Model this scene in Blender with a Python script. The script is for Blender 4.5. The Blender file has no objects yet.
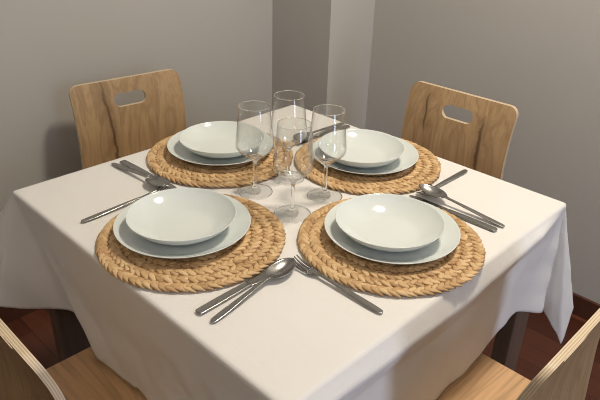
import bpy, bmesh, math, random
import numpy as np
from mathutils import Vector, Matrix, noise
from mathutils.geometry import tessellate_polygon

S = bpy.context.scene
COL = S.collection
PI = math.pi
random.seed(7)

# ------------------------------------------------------------------ camera
cam = bpy.data.cameras.new('camera')
co = bpy.data.objects.new('camera', cam)
COL.objects.link(co)
S.camera = co
cam.sensor_width = 36.0
cam.lens = 36.0 * 622.2 / 600.0
cam.clip_start = 0.02
yaw, pitch, roll = math.radians(44.097), math.radians(28.054), math.radians(1.679)
fw = Vector((math.cos(yaw) * math.cos(pitch), math.sin(yaw) * math.cos(pitch), -math.sin(pitch)))
rt = Vector((math.sin(yaw), -math.cos(yaw), 0))
up = rt.cross(fw)
r2 = math.cos(roll) * rt + math.sin(roll) * up
u2 = -math.sin(roll) * rt + math.cos(roll) * up
m = Matrix.Identity(4)
for i in range(3):
    m[i][0], m[i][1], m[i][2] = r2[i], u2[i], -fw[i]
m[0][3], m[1][3], m[2][3] = -0.899, -0.900, 1.420
co.matrix_world = m

# ------------------------------------------------------------------ light
S.view_settings.view_transform = 'Standard'
S.view_settings.look = 'None'
S.view_settings.gamma = 1.0
S.view_settings.use_curve_mapping = False
S.view_settings.exposure = 0.0
S.cycles.filter_width = 1.0
S.cycles.max_bounces = 16
S.cycles.transmission_bounces = 24
S.cycles.transparent_max_bounces = 16

w = bpy.data.worlds.new('daylight')
S.world = w
w.use_nodes = True
w.node_tree.nodes['Background'].inputs[0].default_value = (0.62, 0.74, 1.0, 1)
w.node_tree.nodes['Background'].inputs[1].default_value = 1.0

WIN = (-0.36, 0.14, 0.06, 2.15)      # window opening in the front wall: x0, x1, z0, z1
YF, YB, XL, XR, ZC = -2.8, 1.01, -3.6, 1.14, 2.7


def area(name, loc, direction, power, color, sx, sy=None):
    l = bpy.data.lights.new(name, 'AREA')
    l.energy = power
    l.color = color
    l.size = sx
    if sy:
        l.shape = 'RECTANGLE'
        l.size_y = sy
    else:
        l.shape = 'DISK'
    o = bpy.data.objects.new(name, l)
    o.location = loc
    o.rotation_euler = Vector(direction).to_track_quat('-Z', 'Y').to_euler()
    COL.objects.link(o)
    return o


area('window_light', ((WIN[0] + WIN[1]) / 2, YF + 0.06, (WIN[2] + WIN[3]) / 2), (0, 1, -0.05), 19,
     (0.68, 0.77, 1.0), WIN[1] - WIN[0] - 0.1, WIN[3] - WIN[2] - 0.1)
area('ceiling_light', (0.50, -0.42, 2.62), (0, 0, -1), 31, (1.0, 0.90, 0.74), 0.34)
pl_ = bpy.data.lights.new('rear_fill_light', 'POINT')      # added fill towards the rear, no known fixture; lifts the ambient light
pl_.energy = 17
pl_.color = (1.0, 0.90, 0.76)
pl_.shadow_soft_size = 0.20
plo = bpy.data.objects.new('rear_fill_light', pl_)
plo.location = (-1.7, -1.3, 2.35)
COL.objects.link(plo)


# ------------------------------------------------------------------ materials
def new_mat(name):
    mt = bpy.data.materials.new(name)
    mt.use_nodes = True
    nt = mt.node_tree
    return mt, nt, nt.nodes['Principled BSDF']


def nd(nt, typ, **kw):
    n = nt.nodes.new(typ)
    for k, v in kw.items():
        if k.startswith('i_'):
            key = k[2:]
            n.inputs[int(key) if key.isdigit() else key].default_value = v
        else:
            setattr(n, k, v)
    return n


def ramp(nt, fac, stops):
    r = nt.nodes.new('ShaderNodeValToRGB')
    e = r.color_ramp.elements
    while len(e) < len(stops):
        e.new(0.5)
    for el, (p, c) in zip(e, stops):
        el.position = p
        el.color = (c[0], c[1], c[2], 1)
    nt.links.new(fac, r.inputs[0])
    return r.outputs[0]


def math_n(nt, op, a, b=None, c=None, clamp=False):
    n = nt.nodes.new('ShaderNodeMath')
    n.operation = op
    n.use_clamp = clamp
    for i, v in enumerate((a, b, c)):
        if v is None:
            continue
        if isinstance(v, (int, float)):
            n.inputs[i].default_value = v
        else:
            nt.links.new(v, n.inputs[i])
    return n.outputs[0]


def mixc(nt, fac, a, b, mode='MIX'):
    n = nt.nodes.new('ShaderNodeMix')
    n.data_type = 'RGBA'
    n.blend_type = mode
    for sock, v in ((n.inputs['Factor'], fac), (n.inputs['A'], a), (n.inputs['B'], b)):
        if isinstance(v, (int, float)):
            sock.default_value = v
        elif isinstance(v, tuple):
            sock.default_value = (v[0], v[1], v[2], 1)
        else:
            nt.links.new(v, sock)
    return n.outputs['Result']


def obj_coords(nt, scale=(1, 1, 1), rot=(0, 0, 0), loc=(0, 0, 0)):
    tc = nd(nt, 'ShaderNodeTexCoord')
    mp = nd(nt, 'ShaderNodeMapping')
    mp.inputs['Scale'].default_value = scale
    mp.inputs['Rotation'].default_value = rot
    mp.inputs['Location'].default_value = loc
    nt.links.new(tc.outputs['Object'], mp.inputs['Vector'])
    return tc.outputs['Object'], mp.outputs['Vector']


def noise_tex(nt, vec, scale, detail=3, rough=0.5, dist=0.0):
    n = nd(nt, 'ShaderNodeTexNoise')
    n.inputs['Scale'].default_value = scale
    n.inputs['Detail'].default_value = detail
    n.inputs['Roughness'].default_value = rough
    n.inputs['Distortion'].default_value = dist
    nt.links.new(vec, n.inputs['Vector'])
    return n.outputs['Fac']


def bump(nt, bsdf, height, strength, distance=0.002):
    b = nd(nt, 'ShaderNodeBump')
    b.inputs['Strength'].default_value = strength
    b.inputs['Distance'].default_value = distance
    nt.links.new(height, b.inputs['Height'])
    nt.links.new(b.outputs['Normal'], bsdf.inputs['Normal'])


def plaster(name, col):
    mt, nt, b = new_mat(name)
    _, v = obj_coords(nt)
    f = noise_tex(nt, v, 60, 4)
    g = noise_tex(nt, v, 1.6, 2)
    base = mixc(nt, g, tuple(c * 0.97 for c in col), tuple(c * 1.03 for c in col))
    nt.links.new(base, b.inputs['Base Color'])
    b.inputs['Roughness'].default_value = 0.75
    b.inputs['Specular IOR Level'].default_value = 0.25
    bump(nt, b, f, 0.12, 0.001)
    return mt


def oak(name, axis, tint=1.0, cracks=(), seed=0.0, red=1.0):
    """oak veneer, grain along the given local axis (1 = y, 2 = z); cracks = dark splits as
    (x at the bottom, x at the top, z0, z1, half width)"""
    mt, nt, b = new_mat(name)
    sc = [9.0, 9.0, 9.0]
    sc[axis] = 0.9
    raw, v = obj_coords(nt, scale=tuple(sc), loc=(seed, seed * 0.7, seed * 1.3))
    broad = noise_tex(nt, v, 1.1, 3, 0.5, 1.2)
    sc2 = [150.0, 150.0, 150.0]
    sc2[axis] = 5.0
    _, v2 = obj_coords(nt, scale=tuple(sc2), loc=(seed, 0, 0))
    fine = noise_tex(nt, v2, 1.0, 4, 0.6)
    rings = math_n(nt, 'SINE', math_n(nt, 'MULTIPLY', broad, 46.0))
    rings = math_n(nt, 'MULTIPLY_ADD', rings, 0.5, 0.5)
    t = tint
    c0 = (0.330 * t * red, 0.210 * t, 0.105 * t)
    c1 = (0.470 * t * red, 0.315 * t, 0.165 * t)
    base = ramp(nt, broad, [(0.25, tuple(0.5 * (p + q) for p, q in zip(c0, c1))), (0.50, c1), (0.75, tuple(x * 0.88 for x in c1))])
    f1 = math_n(nt, 'MULTIPLY', math_n(nt, 'POWER', rings, 3.0), 0.36)
    base = mixc(nt, f1, base, (0.20 * t, 0.115 * t, 0.05 * t))
    f2 = math_n(nt, 'MULTIPLY', math_n(nt, 'SUBTRACT', fine, 0.45, clamp=True), 1.5, clamp=True)
    base = mixc(nt, f2, base, (0.23 * t, 0.135 * t, 0.06 * t))
    if cracks:
        sep = nd(nt, 'ShaderNodeSeparateXYZ')
        nt.links.new(raw, sep.inputs[0])
        X, Z = sep.outputs[0], sep.outputs[axis]
        wob_v = nd(nt, 'ShaderNodeMapping')
        wob_v.inputs['Scale'].default_value = (3, 3, 22)
        nt.links.new(raw, wob_v.inputs['Vector'])
        wob = noise_tex(nt, wob_v.outputs[0], 1.0, 3, 0.6)
        for (xa, xb, z0, z1, hw) in cracks:
            k = (xb - xa) / (z1 - z0)
            cx = math_n(nt, 'MULTIPLY_ADD', math_n(nt, 'SUBTRACT', Z, z0), k, xa)
            cx = math_n(nt, 'ADD', cx, math_n(nt, 'MULTIPLY_ADD', wob, 0.024, -0.012))
            d = math_n(nt, 'ABSOLUTE', math_n(nt, 'SUBTRACT', X, cx))
            wd = math_n(nt, 'MULTIPLY', wob, 3.0 * hw)
            line = math_n(nt, 'SUBTRACT', 1.0, math_n(nt, 'DIVIDE', d, wd), clamp=True)
            mid = (z0 + z1) / 2
            fade = math_n(nt, 'SUBTRACT', 1.0, math_n(nt, 'POWER', math_n(nt, 'DIVIDE', math_n(
                nt, 'ABSOLUTE', math_n(nt, 'SUBTRACT', Z, mid)), (z1 - z0) / 2), 3.0), clamp=True)
            base = mixc(nt, math_n(nt, 'MULTIPLY', math_n(nt, 'MULTIPLY', line, fade), 1.0, clamp=True),
                        base, (0.055, 0.030, 0.014))
            halo = math_n(nt, 'SUBTRACT', 1.0, math_n(nt, 'DIVIDE', d, 7 * hw), clamp=True)
            base = mixc(nt, math_n(nt, 'MULTIPLY', math_n(nt, 'MULTIPLY', halo, fade), 0.40, clamp=True),
                        base, (0.16, 0.088, 0.038))
    nt.links.new(base, b.inputs['Base Color'])
    b.inputs['Roughness'].default_value = 0.48
    bump(nt, b, fine, 0.10, 0.0006)
    return mt


def ply_edge(name):
    mt, nt, b = new_mat(name)
    at = nd(nt, 'ShaderNodeAttribute', attribute_name='ply')
    _, v = obj_coords(nt, scale=(30, 30, 30))
    f = noise_tex(nt, v, 1.0, 2)
    sn = math_n(nt, 'MULTIPLY_ADD', math_n(nt, 'SINE', math_n(nt, 'MULTIPLY', at.outputs['Fac'], 21.0)), 0.36, 0.36)
    k = math_n(nt, 'ADD', sn, math_n(nt, 'MULTIPLY', f, 0.28))
    nt.links.new(ramp(nt, k, [(0.10, (0.50, 0.36, 0.21)), (0.45, (0.66, 0.53, 0.37)), (0.9, (0.74, 0.63, 0.46))]),
                 b.inputs['Base Color'])
    b.inputs['Roughness'].default_value = 0.5
    return mt


def dark_wood(name, col):
    mt, nt, b = new_mat(name)
    _, v = obj_coords(nt, scale=(40, 40, 3))
    f = noise_tex(nt, v, 1.0, 4, 0.6)
    nt.links.new(ramp(nt, f, [(0.3, tuple(c * 0.75 for c in col)), (0.7, tuple(c * 1.2 for c in col))]),
                 b.inputs['Base Color'])
    b.inputs['Roughness'].default_value = 0.42
    return mt


def parquet(name):
    mt, nt, b = new_mat(name)
    _, v = obj_coords(nt, rot=(0, 0, PI / 2))
    br = nd(nt, 'ShaderNodeTexBrick')
    br.offset = 0.37
    br.inputs['Scale'].default_value = 1.0
    br.inputs['Brick Width'].default_value = 0.9
    br.inputs['Row Height'].default_value = 0.085
    br.inputs['Mortar Size'].default_value = 0.0012
    br.inputs['Mortar Smooth'].default_value = 0.4
    br.inputs['Bias'].default_value = -0.1
    br.inputs['Color1'].default_value = (0.085, 0.026, 0.014, 1)
    br.inputs['Color2'].default_value = (0.180, 0.064, 0.033, 1)
    br.inputs['Mortar'].default_value = (0.02, 0.007, 0.004, 1)
    nt.links.new(v, br.inputs['Vector'])
    _, v2 = obj_coords(nt, scale=(60, 3.5, 60))
    g = noise_tex(nt, v2, 1.0, 4, 0.6)
    base = mixc(nt, math_n(nt, 'MULTIPLY', g, 0.8), br.outputs['Color'], (0.20, 0.10, 0.06), 'OVERLAY')
    nt.links.new(base, b.inputs['Base Color'])
    b.inputs['Roughness'].default_value = 0.30
    bump(nt, b, br.outputs['Fac'], -0.2, 0.001)
    return mt


def linen(name):
    mt, nt, b = new_mat(name)
    _, v = obj_coords(nt, scale=(1, 1, 1))
    f = noise_tex(nt, v, 700, 2)
    g = noise_tex(nt, v, 9, 3)
    nt.links.new(mixc(nt, g, (0.775, 0.755, 0.725), (0.81, 0.79, 0.76)), b.inputs['Base Color'])
    b.inputs['Roughness'].default_value = 0.85
    b.inputs['Specular IOR Level'].default_value = 0.15
    b.inputs['Sheen Weight'].default_value = 0.08
    wr = noise_tex(nt, v, 22, 3, 0.55, 0.6)
    bump(nt, b, math_n(nt, 'ADD', math_n(nt, 'MULTIPLY', f, 0.06), wr), 0.16, 0.006)
    return mt


def porcelain(name):
    mt, nt, b = new_mat(name)
    _, v = obj_coords(nt)
    g = noise_tex(nt, v, 5, 2)
    nt.links.new(mixc(nt, g, (0.70, 0.745, 0.725), (0.72, 0.765, 0.745)), b.inputs['Base Color'])
    b.inputs['Roughness'].default_value = 0.10
    b.inputs['IOR'].default_value = 1.5
    return mt


def straw(name):
    mt, nt, b = new_mat(name)
    at = nd(nt, 'ShaderNodeAttribute', attribute_name='strand')
    _, v = obj_coords(nt)
    g = noise_tex(nt, v, 210, 4, 0.7)
    big = noise_tex(nt, v, 14, 2)
    f = math_n(nt, 'ADD', math_n(nt, 'MULTIPLY', at.outputs['Fac'], 0.62), math_n(nt, 'MULTIPLY', g, 0.26))
    f = math_n(nt, 'ADD', f, math_n(nt, 'MULTIPLY', big, 0.16))
    nt.links.new(ramp(nt, f, [(0.14, (0.22, 0.115, 0.047)), (0.36, (0.50, 0.310, 0.150)),
                              (0.64, (0.67, 0.455, 0.235)), (0.95, (0.77, 0.57, 0.335))]), b.inputs['Base Color'])
    b.inputs['Roughness'].default_value = 0.62
    b.inputs['Specular IOR Level'].default_value = 0.3
    bump(nt, b, g, 0.35, 0.001)
    return mt


def steel(name):
    mt, nt, b = new_mat(name)
    _, v = obj_coords(nt, scale=(20, 500, 20))
    g = noise_tex(nt, v, 1.0, 2)
    b.inputs['Metallic'].default_value = 1.0
    nt.links.new(mixc(nt, g, (0.35, 0.345, 0.33), (0.41, 0.405, 0.39)), b.inputs['Base Color'])
    b.inputs['Roughness'].default_value = 0.24
    return mt


def glass(name):
    mt, nt, b = new_mat(name)
    _, v = obj_coords(nt)
    g = noise_tex(nt, v, 4, 1)
    nt.links.new(mixc(nt, g, (0.985, 0.99, 0.985), (0.99, 0.995, 0.99)), b.inputs['Base Color'])
    b.inputs['Roughness'].default_value = 0.0
    b.inputs['IOR'].default_value = 1.45
    b.inputs['Transmission Weight'].default_value = 1.0
    return mt


def thin_glass(name):
    mt, nt, b = new_mat(name)
    nt.nodes.remove(b)
    out = nt.nodes['Material Output']
    lw = nd(nt, 'ShaderNodeLayerWeight')
    lw.inputs['Blend'].default_value = 0.5
    _, v = obj_coords(nt)
    g = noise_tex(nt, v, 4, 1)
    fac = math_n(nt, 'MULTIPLY_ADD', math_n(nt, 'POWER', lw.outputs['Facing'], 3.6), 0.85, 0.062, clamp=True)
    tr = nd(nt, 'ShaderNodeBsdfTransparent')
    nt.links.new(mixc(nt, g, (0.988, 0.991, 0.988), (0.992, 0.994, 0.992)), tr.inputs['Color'])
    gl = nd(nt, 'ShaderNodeBsdfGlossy')
    gl.inputs['Roughness'].default_value = 0.02
    mx = nd(nt, 'ShaderNodeMixShader')
    nt.links.new(fac, mx.inputs[0])
    nt.links.new(tr.outputs[0], mx.inputs[1])
    nt.links.new(gl.outputs[0], mx.inputs[2])
    nt.links.new(mx.outputs[0], out.inputs['Surface'])
    return mt


M_thin = thin_glass('thin_blown_glass')
M_wall = plaster('wall_paint', (0.50, 0.482, 0.455))
M_ceil = plaster('ceiling_paint', (0.84, 0.83, 0.80))
M_pale = plaster('pale_wall_paint', (0.72, 0.70, 0.66))
M_floor = parquet('red_parquet')
M_base = dark_wood('baseboard_wood', (0.085, 0.032, 0.018))
M_table = dark_wood('walnut', (0.150, 0.100, 0.074))
M_cloth = linen('white_linen')
M_china = porcelain('porcelain')
M_straw = straw('braided_straw')
M_steel = steel('stainless_steel')
M_glass = glass('clear_glass')
M_edge = ply_edge('plywood_edge')
M_pvc = plaster('window_paint', (0.8, 0.8, 0.8))


# ------------------------------------------------------------------ mesh helpers
def link(name, me, mat, parent=None, smooth=True):
    o = bpy.data.objects.new(name, me)
    COL.objects.link(o)
    if mat is not None:
        for mt in (mat if isinstance(mat, (list, tuple)) else [mat]):
            me.materials.append(mt)
    if smooth:
        me.polygons.foreach_set('use_smooth', [True] * len(me.polygons))
    if parent is not None:
        o.parent = parent
    return o


def pydata(name, v, f):
    me = bpy.data.meshes.new(name)
    me.from_pydata([tuple(p) for p in v], [], [tuple(q) for q in f])
    me.update()
    return me


def tag(o, label, cat, group=None):
    o['label'] = label
    o['category'] = cat
    if group:
        o['group'] = group
    return o


def empty(name, loc, rz=0.0):
    o = bpy.data.objects.new(name, None)
    o.empty_display_size = 0.05
    o.location = loc
    o.rotation_euler = (0, 0, rz)
    COL.objects.link(o)
    return o


def structure(o):
    o['kind'] = 'structure'
    return o


def boxes(name, lst, mat, parent=None, bevel=0.0):
    bm = bmesh.new()
    for (x0, x1, y0, y1, z0, z1) in lst:
        r = bmesh.ops.create_cube(bm, size=1.0)
        for v in r['verts']:
            v.co = Vector((x0 + (v.co.x + 0.5) * (x1 - x0), y0 + (v.co.y + 0.5) * (y1 - y0), z0 + (v.co.z + 0.5) * (z1 - z0)))
    if bevel:
        bmesh.ops.bevel(bm, geom=list(bm.edges), offset=bevel, segments=2, profile=0.5, affect='EDGES')
    me = bpy.data.meshes.new(name)
    bm.to_mesh(me)
    bm.free()
    return link(name, me, mat, parent, smooth=False)


def lathe(name, prof, n=72):
    """closed surface of revolution; first and last points on the axis"""
    v, f = [], []
    rings = []
    for (r, z) in prof:
        if r < 1e-6:
            rings.append([len(v)])
            v.append((0, 0, z))
        else:
            rings.append(list(range(len(v), len(v) + n)))
            for i in range(n):
                a = 2 * PI * i / n
                v.append((r * math.cos(a), r * math.sin(a), z))
    for A, B in zip(rings[:-1], rings[1:]):
        for i in range(n):
            j = (i + 1) % n
            if len(A) == 1 and len(B) == 1:
                continue
            if len(A) == 1:
                f.append((A[0], B[j], B[i]))
            elif len(B) == 1:
                f.append((A[i], A[j], B[0]))
            else:
                f.append((A[i], A[j], B[j], B[i]))
    me = pydata(name, v, f)
    bm = bmesh.new()
    bm.from_mesh(me)
    bmesh.ops.recalc_face_normals(bm, faces=list(bm.faces))
    bm.to_mesh(me)
    bm.free()
    return me


def spline(pts, n):
    """Catmull-Rom through 2-D or 3-D points, n samples per span"""
    P = [np.array(p, float) for p in pts]
    P = [2 * P[0] - P[1]] + P + [2 * P[-1] - P[-2]]
    out = []
    for i in range(1, len(P) - 2):
        p0, p1, p2, p3 = P[i - 1:i + 3]
        for k in range(n):
            t = k / n
            out.append(0.5 * (2 * p1 + (p2 - p0) * t + (2 * p0 - 5 * p1 + 4 * p2 - p3) * t * t + (3 * p1 - p0 - 3 * p2 + p3) * t ** 3))
    out.append(P[-2])
    return out


# ------------------------------------------------------------------ room
structure(boxes('floor', [(XL - 0.1, XR + 0.1, YF - 0.1, YB + 0.1, -0.06, 0.0)], M_floor))
structure(boxes('ceiling', [(XL - 0.1, XR + 0.1, YF - 0.1, YB + 0.1, ZC, ZC + 0.06)], M_ceil))
structure(boxes('wall_left', [(XL - 0.1, XR + 0.1, YB, YB + 0.1, 0, ZC)], M_wall))
structure(boxes('wall_right', [(XR, XR + 0.1, YF - 0.1, YB, 0, ZC)], M_wall))
structure(boxes('wall_rear', [(XL - 0.1, XL, YF - 0.1, YB, 0, ZC)], M_pale))
structure(boxes('wall_front', [(XL, WIN[0], YF - 0.1, YF, 0, ZC), (WIN[1], XR, YF - 0.1, YF, 0, ZC),
                               (WIN[0], WIN[1], YF - 0.1, YF, 0, WIN[2]), (WIN[0], WIN[1], YF - 0.1, YF, WIN[3], ZC)], M_pale))
structure(boxes('wall_pillar', [(0.878, XR, 0.69, YB, 0, ZC)], M_wall))
BH = 0.08
structure(boxes('baseboard_right', [(XR - 0.012, XR, YF, 0.69, 0, BH)], M_base, bevel=0.002))
structure(boxes('baseboard_left', [(XL, 0.878, YB - 0.012, YB, 0, BH)], M_base, bevel=0.002))
structure(boxes('baseboard_pillar', [(0.866, 0.878, 0.678, YB - 0.012, 0, BH), (0.878, XR - 0.012, 0.678, 0.69, 0, BH)], M_base))
wf = structure(boxes('window_1', [(WIN[0], WIN[0] + 0.05, YF - 0.07, YF - 0.01, WIN[2], WIN[3]),
                                  (WIN[1] - 0.05, WIN[1], YF - 0.07, YF - 0.01, WIN[2], WIN[3]),
                                  (WIN[0], WIN[1], YF - 0.07, YF - 0.01, WIN[2], WIN[2] + 0.05),
                                  (WIN[0], WIN[1], YF - 0.07, YF - 0.01, WIN[3] - 0.05, WIN[3])], M_pvc))
boxes('window_pane', [(WIN[0] + 0.05, WIN[1] - 0.05, YF - 0.045, YF - 0.039, WIN[2] + 0.05, WIN[3] - 0.05)], M_glass, wf)

# ------------------------------------------------------------------ table
TZ = 0.75
tb = tag(empty('dining_table', (0, 0, 0)), 'square dining table on dark walnut legs beneath the white cloth', 'table')
boxes('tabletop', [(-0.446, 0.446, -0.446, 0.446, 0.716, TZ - 0.004)], M_table, tb, bevel=0.004)
for s in (-1, 1):
    boxes('apron', [(-0.36, 0.36, s * 0.410 - 0.011, s * 0.410 + 0.011, 0.63, 0.716)], M_table, tb)
    boxes('apron', [(s * 0.410 - 0.011, s * 0.410 + 0.011, -0.36, 0.36, 0.63, 0.716)], M_table, tb)
for sx in (-1, 1):
    for sy in (-1, 1):
        x0, x1 = sorted((sx * 0.432, sx * 0.350))
        y0, y1 = sorted((sy * 0.440, sy * 0.398))
        boxes('leg', [(x0, x1, y0, y1, 0, 0.716)], M_table, tb, bevel=0.003)

# ------------------------------------------------------------------ tablecloth
R_ = 0.007
S0 = 0.4555 - R_
QA = R_ * PI / 2
DROP = 0.292
H_ = S0 + QA + DROP - R_
MD = (0.7071, 0.7071)


def mt_(mv, tv):           # along the outward diagonal, and across it
    return (0.7071 * mv - 0.7071 * tv, 0.7071 * mv + 0.7071 * tv)


SIDE = {  # corner (sign x, sign y): outward slope of the two adjoining panels against the angle (degrees) from plumb
    (-1, 1): {'u': [(0, .32), (6, .20), (12, .05), (21, -.11), (30, -.15), (38, -.15), (41, -.13), (45, 0.02), (52, .02), (70, 0), (90, 0)],
              'v': [(0, .15), (20, .08), (45, 0), (90, 0)]},
    (1, -1): {'v': [(0, -.01), (3, .05), (8, .07), (15, .0), (20, -.035), (28, -.03), (38, -.01), (48, .0), (90, 0)],
              'u': [(0, .03), (15, .06), (40, .02), (60, 0), (90, 0)]},
    (-1, -1): {'u': [(0, .10), (20, .06), (45, 0), (90, 0)], 'v': [(0, .10), (20, .05), (45, 0), (90, 0)]},
    (1, 1): {'u': [(0, .10), (20, .06), (45, 0), (90, 0)], 'v': [(0, .10), (20, .06), (45, 0), (90, 0)]},
}
CORN = {  # corner sector: phi from 0 (u panel) to 90 (v panel) -> horizontal lean
    (-1, 1): [(0, (.30, 0)), (15, mt_(.44, -.12)), (32, mt_(.52, .05)), (45, mt_(.62, .02)), (62, mt_(.48, .12)), (78, mt_(.26, .10)), (90, (0, .15))],
    (1, -1): [(0, (.03, 0)), (10, mt_(.12, -.10)), (25, mt_(.31, -.05)), (36, mt_(.24, .01)), (46, mt_(.17, .05)), (58, mt_(.09, .01)),
              (68, mt_(.03, -.05)), (78, mt_(.0, -.10)), (90, (0, -.02))],
    (-1, -1): [(0, (.10, 0)), (20, mt_(.3, -.15)), (45, mt_(.45, 0)), (70, mt_(.3, .15)), (90, (0, .10))],
    (1, 1): [(0, (.10, 0)), (20, mt_(.3, -.15)), (45, mt_(.45, 0)), (70, mt_(.3, .15)), (90, (0, .10))],
}


def arc(e):
    if e <= 0:
        return 0.0, 0.0, 0.0
    if e < QA:
        return R_ * math.sin(e / R_), R_ * (1 - math.cos(e / R_)), 0.0
    return R_, R_, e - QA


def smooth_interp(x, tab):
    xs = [t[0] for t in tab]
    ys = [t[1] for t in tab]
    return 0.25 * np.interp(x - 2.0, xs, ys) + 0.5 * np.interp(x, xs, ys) + 0.25 * np.interp(x + 2.0, xs, ys)


def cloth_point(u, v):
    su = 1 if u >= 0 else -1
    sv = 1 if v >= 0 else -1
    a, b = abs(u) - S0, abs(v) - S0
    if a <= 0 and b <= 0:
        z = 0.0004 * noise.noise(Vector((u * 9, v * 9, 0)))
        return (u, v, TZ + z * min(1, -max(a, b) / 0.03))
    wr = 0.5 * noise.noise(Vector((u * 7, v * 7, 3.1))) + 0.5 * noise.noise(Vector((u * 17, v * 17, 8.0)))
    if a > 0 and b > 0:
        rho, phi = math.hypot(a, b), math.degrees(math.atan2(b, a))
        o, d, q = arc(rho)
        tab = CORN[(su, sv)]
        g0, g1 = SIDE[(su, sv)]['u'][0][1], SIDE[(su, sv)]['v'][0][1]
        ha = smooth_interp(phi, [(t[0], t[1][0]) for t in tab])
        hb = smooth_interp(phi, [(t[0], t[1][1]) for t in tab])
        k = min(1.0, phi / 4.0, (90 - phi) / 4.0)
        e0 = (g0, 0) if phi < 45 else (0, g1)
        ha, hb = ha * k + e0[0] * (1 - k), hb * k + e0[1] * (1 - k)
        wz = math.sqrt(max(0.1, 1 - ha * ha - hb * hb))
        n = (math.cos(math.radians(phi)), math.sin(math.radians(phi)))
        oa = o * n[0] + q * ha + 0.006 * wr * n[0] * min(1, q / 0.12)
        ob = o * n[1] + q * hb + 0.006 * wr * n[1] * min(1, q / 0.12)
        return (su * (S0 + oa), sv * (S0 + ob), TZ - d - q * wz)
    if a > 0:
        e, ang, key = a, math.degrees(math.atan2(-b, a)), 'u'
    else:
        e, ang, key = b, math.degrees(math.atan2(-a, b)), 'v'
    o, d, q = arc(e)
    tab = SIDE[(su, sv)][key]
    g = smooth_interp(ang, tab)
    k = min(1.0, ang / 4.0)
    g = g * k + tab[0][1] * (1 - k)
    off = o + q * g + 0.008 * wr * min(1, q / 0.12)
    if key == 'v' and sv < 0:           # ironed crease running along the front right panel
        qc = np.interp(u, [-.6, -.365, -.19, 0, .195, .412, .45], [.03, .026, .033, .040, .026, .012, .006])
        ww = min(1.0, max(0.0, (0.43 - u) / 0.12))
        if q < qc:
            off += 0.017 * q / max(qc, 1e-4) * ww
        else:
            off += ww * (0.017 - 0.022 * min(1.0, (q - qc) / 0.06))
        lift = float(np.interp(u, [0, .10, .17, .24, .33, .39, .43], [0, 0, .006, .030, .034, .012, 0]))
        q *= 1 - lift / 0.28
    if key == 'u' and su < 0:
        off += -0.012 * min(1.0, q / 0.2) * min(1.0, max(0.0, ang - 40) / 15.0)
    zz = TZ - d - q * math.sqrt(1 - min(.9, g * g))
    return (u, sv * (S0 + off), zz) if key == 'v' else (su * (S0 + off), v, zz)


N = 236
g1 = np.linspace(-H_, H_, N)
cv, cf = [], []
for j in range(N):
    for i in range(N):
        cv.append(cloth_point(float(g1[i]), float(g1[j])))
for j in range(N - 1):
    for i in range(N - 1):
        k = j * N + i
        cf.append((k, k + 1, k + N + 1, k + N))
cl = link('tablecloth', pydata('tablecloth', cv, cf), M_cloth)
sol = cl.modifiers.new('hem', 'SOLIDIFY')
sol.thickness = 0.0012
sol.offset = -1
tag(cl, 'white linen tablecloth draped over the square dining table', 'tablecloth')

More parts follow.
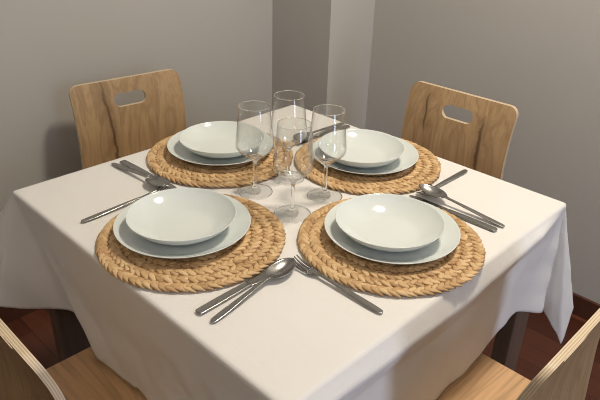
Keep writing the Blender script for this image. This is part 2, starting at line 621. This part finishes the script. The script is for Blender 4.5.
# ------------------------------------------------------------------ placemats
def placemat_mesh():
    v, f, st = [], [], []
    # woven core: a thin closed disc with a scalloped rim
    n = 96
    core = [(0.0, 0.0005), (0.176, 0.0005), (0.184, 0.002), (0.184, 0.005), (0.176, 0.0065), (0.0, 0.0065)]
    idx = []
    for (r, z) in core:
        if r == 0:
            idx.append([len(v)])
            v.append((0, 0, z))
            st.append(0.0)
        else:
            idx.append(list(range(len(v), len(v) + n)))
            for i in range(n):
                a = 2 * PI * i / n
                v.append((r * math.cos(a), r * math.sin(a), z))
                st.append(0.0)
    for A, B in zip(idx[:-1], idx[1:]):
        for i in range(n):
            j = (i + 1) % n
            if len(A) == 1:
                f.append((A[0], B[j], B[i]))
            elif len(B) == 1:
                f.append((A[i], A[j], B[0]))
            else:
                f.append((A[i], A[j], B[j], B[i]))
    # plaited rounds: two staggered rows of leaf-shaped strands per round
    rnd = random.Random(11)
    nl, nw = 9, 6
    rr = 0.1770
    rw = 0.0232
    row = 0
    while rr > 0.05:
        cnt = max(8, int(round(2 * PI * rr / 0.0148)))
        ph = rnd.random()
        for k in range(cnt):
            for side in (-1, 1):
                a0 = 2 * PI * (k + ph + (0.25 if side > 0 else -0.25) + rnd.uniform(-.07, .07)) / cnt
                rc = rr + side * rw * 0.225
                L = 0.0285 * rnd.uniform(0.92, 1.1)
                W = 0.0126 * rnd.uniform(0.9, 1.12)
                hgt = 0.0056 * rnd.uniform(0.8, 1.2)
                tilt = side * math.radians((33 if side < 0 or row else 19) + rnd.uniform(-7, 7))
                tone = rnd.random()
                C = Vector((rc * math.cos(a0), rc * math.sin(a0), 0.0064 + rnd.uniform(-.0005, .0006)))
                er = Vector((math.cos(a0), math.sin(a0), 0))
                et = Vector((-math.sin(a0), math.cos(a0), 0))
                ax = (et * math.cos(tilt) + er * math.sin(tilt))
                ay = (er * math.cos(tilt) - et * math.sin(tilt))
                base = len(v)
                for i in range(nl + 1):
                    s = i / nl * 2 - 1
                    # leaf: blunt at the front, tapered where it dives under the next strand
                    wprof = (max(0.0, 1 - abs(s) ** 2.6)) ** 0.6 * (1.0 - 0.22 * s)
                    if i in (0, nl):
                        wprof = 0.04
                    lift = 0.0016 * (-s) - 0.0030 * max(0, s) ** 2
                    for q in range(nw):
                        t = 2 * PI * q / nw
                        yy = math.cos(t) * W / 2 * wprof
                        zz = math.sin(t) * hgt / 2 * (0.35 + 0.65 * wprof)
                        p = C + ax * (s * L / 2) + ay * yy + Vector((0, 0, zz + lift))
                        v.append((p.x, p.y, max(0.0006, p.z)))
                        st.append(0.15 + 0.75 * tone)
                for i in range(nl):
                    for q in range(nw):
                        q2 = (q + 1) % nw
                        f.append((base + i * nw + q, base + i * nw + q2, base + (i + 1) * nw + q2, base + (i + 1) * nw + q))
                f.append(tuple(base + q for q in range(nw))[::-1])
                f.append(tuple(base + nl * nw + q for q in range(nw)))
        rr -= rw
        row += 1
    me = pydata('placemat', v, f)
    at = me.attributes.new('strand', 'FLOAT', 'POINT')
    at.data.foreach_set('value', st)
    return me


MAT_TOP = TZ + 0.0102
mats = [
    (-0.275, 0.005, 0.3, 'round braided straw placemat beneath the front left bowl'),
    (0.009, -0.279, 2.1, 'round braided straw placemat at the front right, a knife along its right edge'),
    (0.022, 0.285, 3.9, 'round braided straw placemat at the back left, before the chair with a long crack'),
    (0.278, 0.002, 5.2, 'round braided straw placemat at the back right, before the chair near the pillar'),
]
me_mat = placemat_mesh()
p0 = link('placemat', me_mat, M_straw)
for i, (x, y, rz, lab) in enumerate(mats):
    o = p0 if i == 0 else p0.copy()
    if i:
        COL.objects.link(o)
    o.location = (x, y, TZ + 0.0008)
    o.rotation_euler = (0, 0, rz)
    tag(o, lab, 'placemat', 'round placemats on the table')

# ------------------------------------------------------------------ china
pl_prof = [(0.0, 0.003), (0.078, 0.003), (0.080, 0.0), (0.085, 0.0), (0.088, 0.003)]
pl_prof += [tuple(p) for p in spline([(0.088, 0.003), (0.110, 0.0075), (0.126, 0.0145), (0.1365, 0.0205)], 5)][1:]
pl_prof += [(0.1371, 0.0216), (0.1368, 0.0223), (0.1358, 0.0222)]
pl_prof += [tuple(p) for p in spline([(0.1358, 0.0222), (0.125, 0.0172), (0.108, 0.0104), (0.092, 0.0076), (0.070, 0.0070)], 5)][1:]
pl_prof += [(0.04, 0.0070), (0.0, 0.0070)]
me_plate = lathe('dinner_plate', pl_prof, 96)

bw_prof = [(0.0, 0.003), (0.044, 0.003), (0.046, 0.0), (0.050, 0.0), (0.053, 0.003)]
bw_prof += [tuple(p) for p in spline([(0.053, 0.003), (0.072, 0.0075), (0.090, 0.0170), (0.101, 0.0268), (0.1083, 0.0362)], 6)][1:]
bw_prof += [(0.1090, 0.0374), (0.1087, 0.0382), (0.1077, 0.0381)]
bw_prof += [tuple(p) for p in spline([(0.1077, 0.0381), (0.0995, 0.0300), (0.087, 0.0208), (0.073, 0.0130), (0.060, 0.0084), (0.044, 0.0068)], 6)][1:]
bw_prof += [(0.02, 0.0066), (0.0, 0.0066)]
me_bowl = lathe('soup_plate', bw_prof, 96)

PZ = MAT_TOP + 0.0014
china = [
    ((-0.280, 0.028), (-0.286, 0.022), 'at the front left'),
    ((0.017, -0.274), (0.003, -0.277), 'at the front right'),
    ((0.030, 0.294), (0.025, 0.281), 'at the back left'),
    ((0.272, 0.008), (0.251, 0.004), 'at the back right, behind a wine glass'),
]
for i, (a, b, where) in enumerate(china):
    if i == 0:
        o, q = link('dinner_plate', me_plate, M_china), link('soup_plate', me_bowl, M_china)
        pr, br_ = o, q
    else:
        o, q = pr.copy(), br_.copy()
        COL.objects.link(o)
        COL.objects.link(q)
    o.location = (a[0], a[1], PZ)
    q.location = (b[0], b[1], PZ + 0.0080)
    tag(o, 'flat white dinner plate under the bowl ' + where, 'plate', 'flat plates on the placemats')
    tag(q, 'deep white bowl on a flat plate ' + where, 'bowl', 'deep bowls on the plates')

# ------------------------------------------------------------------ wine glasses
outer = [(0.0, 0.0), (0.0385, 0.0), (0.0408, 0.0008), (0.0410, 0.0014), (0.0400, 0.0021)]
outer += [tuple(p) for p in spline([(0.0400, 0.0021), (0.027, 0.0034), (0.014, 0.0062), (0.0068, 0.0115), (0.0046, 0.021), (0.0038, 0.040), (0.0036, 0.058),
                                   (0.0041, 0.070), (0.0056, 0.0770), (0.0100, 0.0822)], 5)][1:]
outer += [tuple(p) for p in spline([(0.0100, 0.0822), (0.0230, 0.0930), (0.0370, 0.1055), (0.0425, 0.1130), (0.0436, 0.1200), (0.0430, 0.1300),
                                   (0.0405, 0.1560), (0.0375, 0.1830), (0.0348, 0.2098)], 6)][1:]
inner = [(0.0347, 0.2107), (0.0342, 0.2109), (0.0338, 0.2104)]
inner += [tuple(p) for p in spline([(0.0338, 0.2098), (0.0365, 0.1830), (0.0395, 0.1560), (0.0420, 0.1300), (0.0425, 0.1202), (0.0413, 0.1138),
                                   (0.0360, 0.1066), (0.0225, 0.0946), (0.0105, 0.0868), (0.0045, 0.0850)], 6)]
inner += [(0.0, 0.0846)]
me_glass = lathe('wine_glass', outer + inner, 96)
glasses = [
    (-0.0555, -0.0605, 'wine glass standing closest to the camera in the centre of the table'),
    (-0.045, 0.074, 'wine glass leftmost in the cluster, before the back left plate'),
    (0.059, -0.051, 'wine glass rightmost in the cluster, before the back right plate'),
    (0.062, 0.075, 'wine glass standing furthest back in the centre of the table'),
]


def sub_mesh(name, me, keep):
    """the faces of me for which keep(r, z) holds, as a mesh of their own"""
    ids, v, f, mi = {}, [], [], []
    for p in me.polygons:
        c = p.center
        r = math.hypot(c.x, c.y)
        if not keep(r, c.z):
            continue
        q = []
        for k in p.vertices:
            if k not in ids:
                ids[k] = len(v)
                v.append(tuple(me.vertices[k].co))
            q.append(ids[k])
        f.append(q)
        solid = (r < 0.017 and 0.005 < c.z < 0.1) or c.z > 0.2097 or (c.z < 0.0023 and r > 0.0388)
        mi.append(0 if solid else 1)
    out = pydata(name, v, f)
    out.materials.append(M_glass)
    out.materials.append(M_thin)
    out.polygons.foreach_set('material_index', mi)
    out.polygons.foreach_set('use_smooth', [True] * len(f))
    return out


glass_parts = [('bowl', sub_mesh('bowl', me_glass, lambda r, z: z > 0.0800)),
               ('stem', sub_mesh('stem', me_glass, lambda r, z: 0.0085 < z <= 0.0800)),
               ('foot', sub_mesh('foot', me_glass, lambda r, z: z <= 0.0085))]
for (x, y, lab) in glasses:
    root = tag(empty('wine_glass', (x, y, TZ + 0.0009)), 'clear stemmed ' + lab, 'wine glass', 'wine glasses in the centre of the table')
    for nm, me in glass_parts:
        o = bpy.data.objects.new(nm, me)
        COL.objects.link(o)
        o.parent = root


# ------------------------------------------------------------------ cutlery (lies along local +x, handle end at x = 0)
def strip(name, stations, ny=8, thick=0.0022, cup=None):
    """stations: (x, half width, z of the middle, cup depth, thickness). Closed rounded band."""
    v, f = [], []
    m_ = 2 * (ny + 1)
    for (x, hw, z, cupd, tk) in stations:
        topl, botl = [], []
        for k in range(ny + 1):
            s = k / ny * 2 - 1
            if ny == 8:             # flat top, tight rounded edges
                s = math.copysign(abs(s) ** 0.35, s)
            edge = math.sqrt(max(0.0, 1 - s ** 8))
            zz = z + cupd * (s * s)
            topl.append((x, s * hw, zz + tk * (0.12 + 0.38 * edge)))
            botl.append((x, s * hw, zz - tk * (0.12 + 0.38 * edge)))
        v += topl + botl[::-1]
    n = len(stations)
    for i in range(n - 1):
        for k in range(m_):
            k2 = (k + 1) % m_
            f.append((i * m_ + k, i * m_ + k2, (i + 1) * m_ + k2, (i + 1) * m_ + k))
    f.append(tuple(range(m_))[::-1])
    f.append(tuple((n - 1) * m_ + k for k in range(m_)))
    me = pydata(name, v, f)
    bm = bmesh.new()
    bm.from_mesh(me)
    bmesh.ops.recalc_face_normals(bm, faces=list(bm.faces))
    bm.to_mesh(me)
    bm.free()
    return me


def stations(tab, n=6):
    return [tuple(p) for p in spline(tab, n)]


HAND = [(0.0, 0.0020, 0.0024, 0, 0.0022), (0.002, 0.0046, 0.0024, 0, 0.0026), (0.008, 0.0064, 0.0025, 0, 0.0028), (0.030, 0.0070, 0.0032, 0, 0.0028),
        (0.060, 0.0060, 0.0046, 0, 0.0028), (0.090, 0.0050, 0.0060, 0, 0.0030), (0.115, 0.0040, 0.0070, 0, 0.0032), (0.132, 0.0036, 0.0074, 0, 0.0032)]
HAND = [(a * 1.05, b, c, d, e) for a, b, c, d, e in HAND]
spoon_h = HAND + [(0.149, 0.0048, 0.0075, 0.0006, 0.0026)]
me_spoon_h = strip('handle', stations(spoon_h))
# bowl of the spoon: local cup
sb = []
L0, L1 = 0.146, 0.222
for i in range(25):
    t = i / 24
    x = L0 + (L1 - L0) * t
    hw = 0.0222 * (max(0.0, 1 - abs((t - 0.47) / 0.53 if t > 0.47 else (t - 0.47) / 0.47) ** 2.1)) ** 0.62
    hw = max(hw, 0.0042 if t < 0.06 else 0.0012)
    depth = 0.0105 * (1 - abs(2 * (t * 0.98) - 1) ** 2.2)
    rim = 0.0082 + 0.0016 * t
    sb.append((x, hw, rim - depth * min(1, hw / 0.012), depth * min(1, hw / 0.012), 0.0016))
me_spoon_b = strip('bowl', sb, 14)

fork_h = HAND + [(0.149, 0.0046, 0.0065, 0.0004, 0.0026), (0.157, 0.0092, 0.0040, 0.0010, 0.0020), (0.165, 0.0118, 0.0026, 0.0014, 0.0018),
                 (0.173, 0.0124, 0.0024, 0.0014, 0.0018)]
me_fork_h = strip('handle', stations(fork_h))


def tine_mesh(k):
    y0 = (k - 1.5) * 0.0066
    v, f = [], []
    sec = [(0.1725, 0.0024, 0.0030), (0.186, 0.0021, 0.0036), (0.200, 0.0018, 0.0062), (0.214, 0.0012, 0.0112), (0.2165, 0.0006, 0.0122)]
    for (x, hw, z) in stations([(a, b, c) for a, b, c in sec], 4):
        zz = z + 0.0012 * (y0 / 0.0124) ** 2
        v += [(x, y0 - hw, zz - .0007), (x, y0 + hw, zz - .0007), (x, y0 + hw, zz + .0007), (x, y0 - hw, zz + .0007)]
    n = len(v) // 4
    for i in range(n - 1):
        for k2 in range(4):
            f.append((i * 4 + k2, i * 4 + (k2 + 1) % 4, (i + 1) * 4 + (k2 + 1) % 4, (i + 1) * 4 + k2))
    f += [(3, 2, 1, 0), tuple((n - 1) * 4 + q for q in range(4))]
    return pydata('tine', v, f)


me_tines = [tine_mesh(k) for k in range(4)]
knife_h = [(0.0, 0.0025, 0.0022, 0, 0.0024), (0.002, 0.0070, 0.0024, 0, 0.0034), (0.007, 0.0086, 0.0026, 0, 0.0040), (0.040, 0.0089, 0.0027, 0, 0.0042),
           (0.080, 0.0086, 0.0027, 0, 0.0044), (0.112, 0.0074, 0.0026, 0, 0.0042), (0.120, 0.0078, 0.0024, 0, 0.0034)]
me_knife_h = strip('handle', stations(knife_h))
knife_b = [(0.119, 0.0080, 0.0020, 0, 0.0020), (0.135, 0.0098, 0.0018, 0, 0.0016), (0.170, 0.0095, 0.0017, 0, 0.0014), (0.200, 0.0092, 0.0017, 0, 0.0013),
           (0.215, 0.0062, 0.0017, 0, 0.0012), (0.2225, 0.0014, 0.0017, 0, 0.0010)]
me_knife_b = strip('blade', stations(knife_b))


def cutlery(kind, ha, tip, z0, z1, label, group):
    """handle end ha, tip (x, y); z0, z1 = heights above the cloth at the two ends"""
    dx, dy = tip[0] - ha[0], tip[1] - ha[1]
    Ln = math.hypot(dx, dy)
    root = empty(kind, (ha[0], ha[1], TZ + z0))
    root.rotation_mode = 'ZYX'
    root.rotation_euler = (0, -math.atan2(z1 - z0, Ln), math.atan2(dy, dx))
    root.rotation_mode = 'XYZ'
    root.rotation_euler = (Matrix.Rotation(math.atan2(dy, dx), 3, 'Z') @ Matrix.Rotation(-math.atan2(z1 - z0, Ln), 3, 'Y')).to_euler()
    tag(root, label, kind.split('_')[-1], group)
    parts = {'spoon': [('handle', me_spoon_h), ('bowl', me_spoon_b)],
             'knife': [('handle', me_knife_h), ('blade', me_knife_b)],
             'fork': [('handle', me_fork_h)] + [('tine', t) for t in me_tines]}[kind.split('_')[-1]]
    for nm, me in parts:
        o = bpy.data.objects.new(nm, me)
        if not me.materials:
            me.materials.append(M_steel)
            me.polygons.foreach_set('use_smooth', [True] * len(me.polygons))
        COL.objects.link(o)
        o.parent = root
    return root


GK, GS, GF = 'dinner knives on the tablecloth', 'table spoons on the tablecloth', 'dinner forks on the tablecloth'
E0 = 0.0012
cutlery('table_knife', (-0.417, -0.199), (-0.196, -0.191), E0, E0, 'steel knife at the front left with its blade under a spoon bowl', GK)
cutlery('table_spoon', (-0.414, -0.234), (-0.190, -0.204), E0, 0.0072, 'steel spoon at the front left lying over a knife, bowl beside the front fork', GS)
cutlery('dinner_fork', (-0.187, -0.414), (-0.189, -0.198), E0, E0, 'steel fork nearest the camera, tines towards the front left spoon', GF)
cutlery('table_knife', (-0.186, 0.424), (-0.177, 0.212), E0, E0, 'steel knife at the far left of the table, crossed by a spoon bowl', GK)
cutlery('table_spoon', (-0.211, 0.427), (-0.196, 0.206), E0, 0.0085, 'steel spoon at the far left of the table resting on a knife', GS)
cutlery('dinner_fork', (-0.410, 0.211), (-0.200, 0.2135), E0, E0, 'steel fork behind the front left plate, pointing at the spoon on the far left', GF)
cutlery('dinner_fork', (0.428, -0.201), (0.213, -0.209), E0, E0, 'steel fork on the right, its head hidden under a spoon bowl', GF)
cutlery('table_spoon', (0.237, -0.411), (0.233, -0.191), E0, 0.0150, 'steel spoon on the right with its bowl raised on a fork', GS)
cutlery('table_knife', (0.2105, -0.408), (0.205, -0.187), E0, E0 + 0.0004, 'steel knife on the right lying along the edge of the front right placemat', GK)
cutlery('table_knife', (0.437, 0.203), (0.215, 0.206), E0, E0, 'steel knife seen through the right wine glass, behind the back right plate', GK)
cutlery('table_spoon', (0.440, 0.228), (0.222, 0.213), E0, 0.0085, 'steel spoon seen through the wine glasses, its bowl on the hindmost knife', GS)


# ------------------------------------------------------------------ chairs (local: sitter faces +y, seat rear edge at y = 0)
CW, CH, CT = 0.188, 0.81, 0.013      # half width, height and thickness of the back panel
PROF = spline([(0.30, 0.0), (0.45, 0.0), (0.55, 0.006), (0.64, 0.010), (0.72, 0.000), (0.78, -0.016), (0.83, -0.034)], 12)
PZs = [p[0] for p in PROF]
PYs = [p[1] for p in PROF]


def py(z):
    return float(np.interp(z, PZs, PYs))


def back_panel_mesh():
    zb, r, hw = 0.36, 0.030, CW
    slot = (0.0, 0.7465, 0.055, 0.0212)           # centre x, z, half length, half height
    outl = []
    for (cx, cz, a0) in ((hw - r, CH - r, 0), (-hw + r, CH - r, 90)):
        for k in range(19):
            a = math.radians(a0 + 90 * k / 18)
            outl.append((cx + r * math.cos(a), cz + r * math.sin(a)))
    for k in range(31):
        outl.append((-hw, CH - r + (zb - CH + r) * (k + 1) / 31))
    for k in range(30):
        outl.append((-hw + 2 * hw * (k + 1) / 30, zb))
    for k in range(30):
        outl.append((hw, zb + (CH - r - zb) * (k + 1) / 31))
    sl = []
    for (sx, a0) in ((1, -90), (-1, 90)):
        for k in range(13):
            a = math.radians(a0 + 180 * k / 12)
            sl.append((slot[0] + sx * (slot[2] - slot[3]) + slot[3] * math.cos(a), slot[1] + slot[3] * math.sin(a)))
    # face fill: a fine grid clipped by the two outlines, through bmesh triangulation
    bm = bmesh.new()
    loops = [[Vector((x, z, 0)) for x, z in outl], [Vector((x, z, 0)) for x, z in sl[::-1]]]
    allv = [bm.verts.new((x, 0, z)) for x, z in outl] + [bm.verts.new((x, 0, z)) for x, z in sl[::-1]]
    for tri in tessellate_polygon(loops):
        bm.faces.new([allv[k] for k in tri])
    # slice horizontally so that the panel can bow
    z = zb + 0.006
    while z < CH - 0.003:
        bmesh.ops.bisect_plane(bm, geom=list(bm.verts) + list(bm.edges) + list(bm.faces), plane_co=(0, 0, z), plane_no=(0, 0, 1))
        z += 0.006
    r_ = bmesh.ops.extrude_face_region(bm, geom=list(bm.faces))
    newv = {e for e in r_['geom'] if isinstance(e, bmesh.types.BMVert)}
    for v in newv:
        v.co.y = -CT
    bmesh.ops.recalc_face_normals(bm, faces=list(bm.faces))
    for fa in bm.faces:
        ys = [v.co.y for v in fa.verts]
        fa.material_index = 1 if max(ys) - min(ys) > CT / 2 else 0
    ply = [1.0 if v.co.y < -CT / 2 else 0.0 for v in bm.verts]
    for v in bm.verts:
        v.co.y += py(v.co.z)
    me = bpy.data.meshes.new('back_panel')
    bm.to_mesh(me)
    at = me.attributes.new('ply', 'FLOAT', 'POINT')
    at.data.foreach_set('value', ply)
    bm.free()
    return me


me_back = back_panel_mesh()


def slab(name, x0, x1, y0, y1, z0, z1, bev=0.003):
    bm = bmesh.new()
    r = bmesh.ops.create_cube(bm, size=1.0)
    for v in r['verts']:
        v.co = Vector((x0 + (v.co.x + .5) * (x1 - x0), y0 + (v.co.y + .5) * (y1 - y0), z0 + (v.co.z + .5) * (z1 - z0)))
    bmesh.ops.bevel(bm, geom=list(bm.edges), offset=bev, segments=2, profile=0.5, affect='EDGES')
    me = bpy.data.meshes.new(name)
    bm.to_mesh(me)
    bm.free()
    return me


me_seat = slab('seat', -0.19, 0.19, 0.0125, 0.40, 0.430, 0.450)
me_apron = [slab('apron', -0.150, 0.150, 0.345, 0.365, 0.37, 0.4295), slab('apron', -0.175, -0.155, 0.05, 0.33, 0.37, 0.4295), slab('apron', 0.155, 0.175, 0.05, 0.33, 0.37, 0.4295)]
me_leg = [slab('leg', sx * 0.165 - 0.0185, sx * 0.165 + 0.0185, y, y + 0.037, 0.0, 0.4295) for sx in (-1, 1) for y in (0.014, 0.345)]


def chair(loc, rz, label, tint, cracks, seed, seat_tint=1.0):
    t = tag(empty('dining_chair', (loc[0], loc[1], 0), rz), label, 'chair', 'chairs around the table')
    mb = oak('oak_panel', 2, tint, cracks, seed)
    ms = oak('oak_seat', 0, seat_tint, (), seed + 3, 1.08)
    for nm, me, mats_ in [('backrest', me_back, [mb, M_edge]), ('seat', me_seat, [ms])] + \
            [('apron', a, [ms]) for a in me_apron] + [('leg', l, [ms]) for l in me_leg]:
        me = me.copy()
        for q in mats_:
            me.materials.append(q)
        o = bpy.data.objects.new(nm, me)
        COL.objects.link(o)
        o.parent = t
    return t


def back_at(cx, cy, rz):
    """seat-rear origin for a panel whose top front edge is centred on (cx, cy)"""
    off = py(CH)
    return (cx - off * -math.sin(rz), cy - off * math.cos(rz))


rz = PI - math.radians(6.75)
chair(back_at(0.101, 0.868, rz), rz, 'light oak chair at the back left, with one long dark crack beside its handle slot', 1.0,
      [(0.060, 0.090, 0.42, 0.835, 0.0052)], 1.3)
rz = PI / 2 + math.radians(1.2)
chair(back_at(0.806, 0.052, rz), rz, 'light oak chair at the back right near the pillar, with two short dark cracks', 1.05,
      [(-0.100, -0.092, 0.55, 0.77, 0.0052), (0.108, 0.116, 0.66, 0.79, 0.0034)], 4.1)
rz = -PI / 2
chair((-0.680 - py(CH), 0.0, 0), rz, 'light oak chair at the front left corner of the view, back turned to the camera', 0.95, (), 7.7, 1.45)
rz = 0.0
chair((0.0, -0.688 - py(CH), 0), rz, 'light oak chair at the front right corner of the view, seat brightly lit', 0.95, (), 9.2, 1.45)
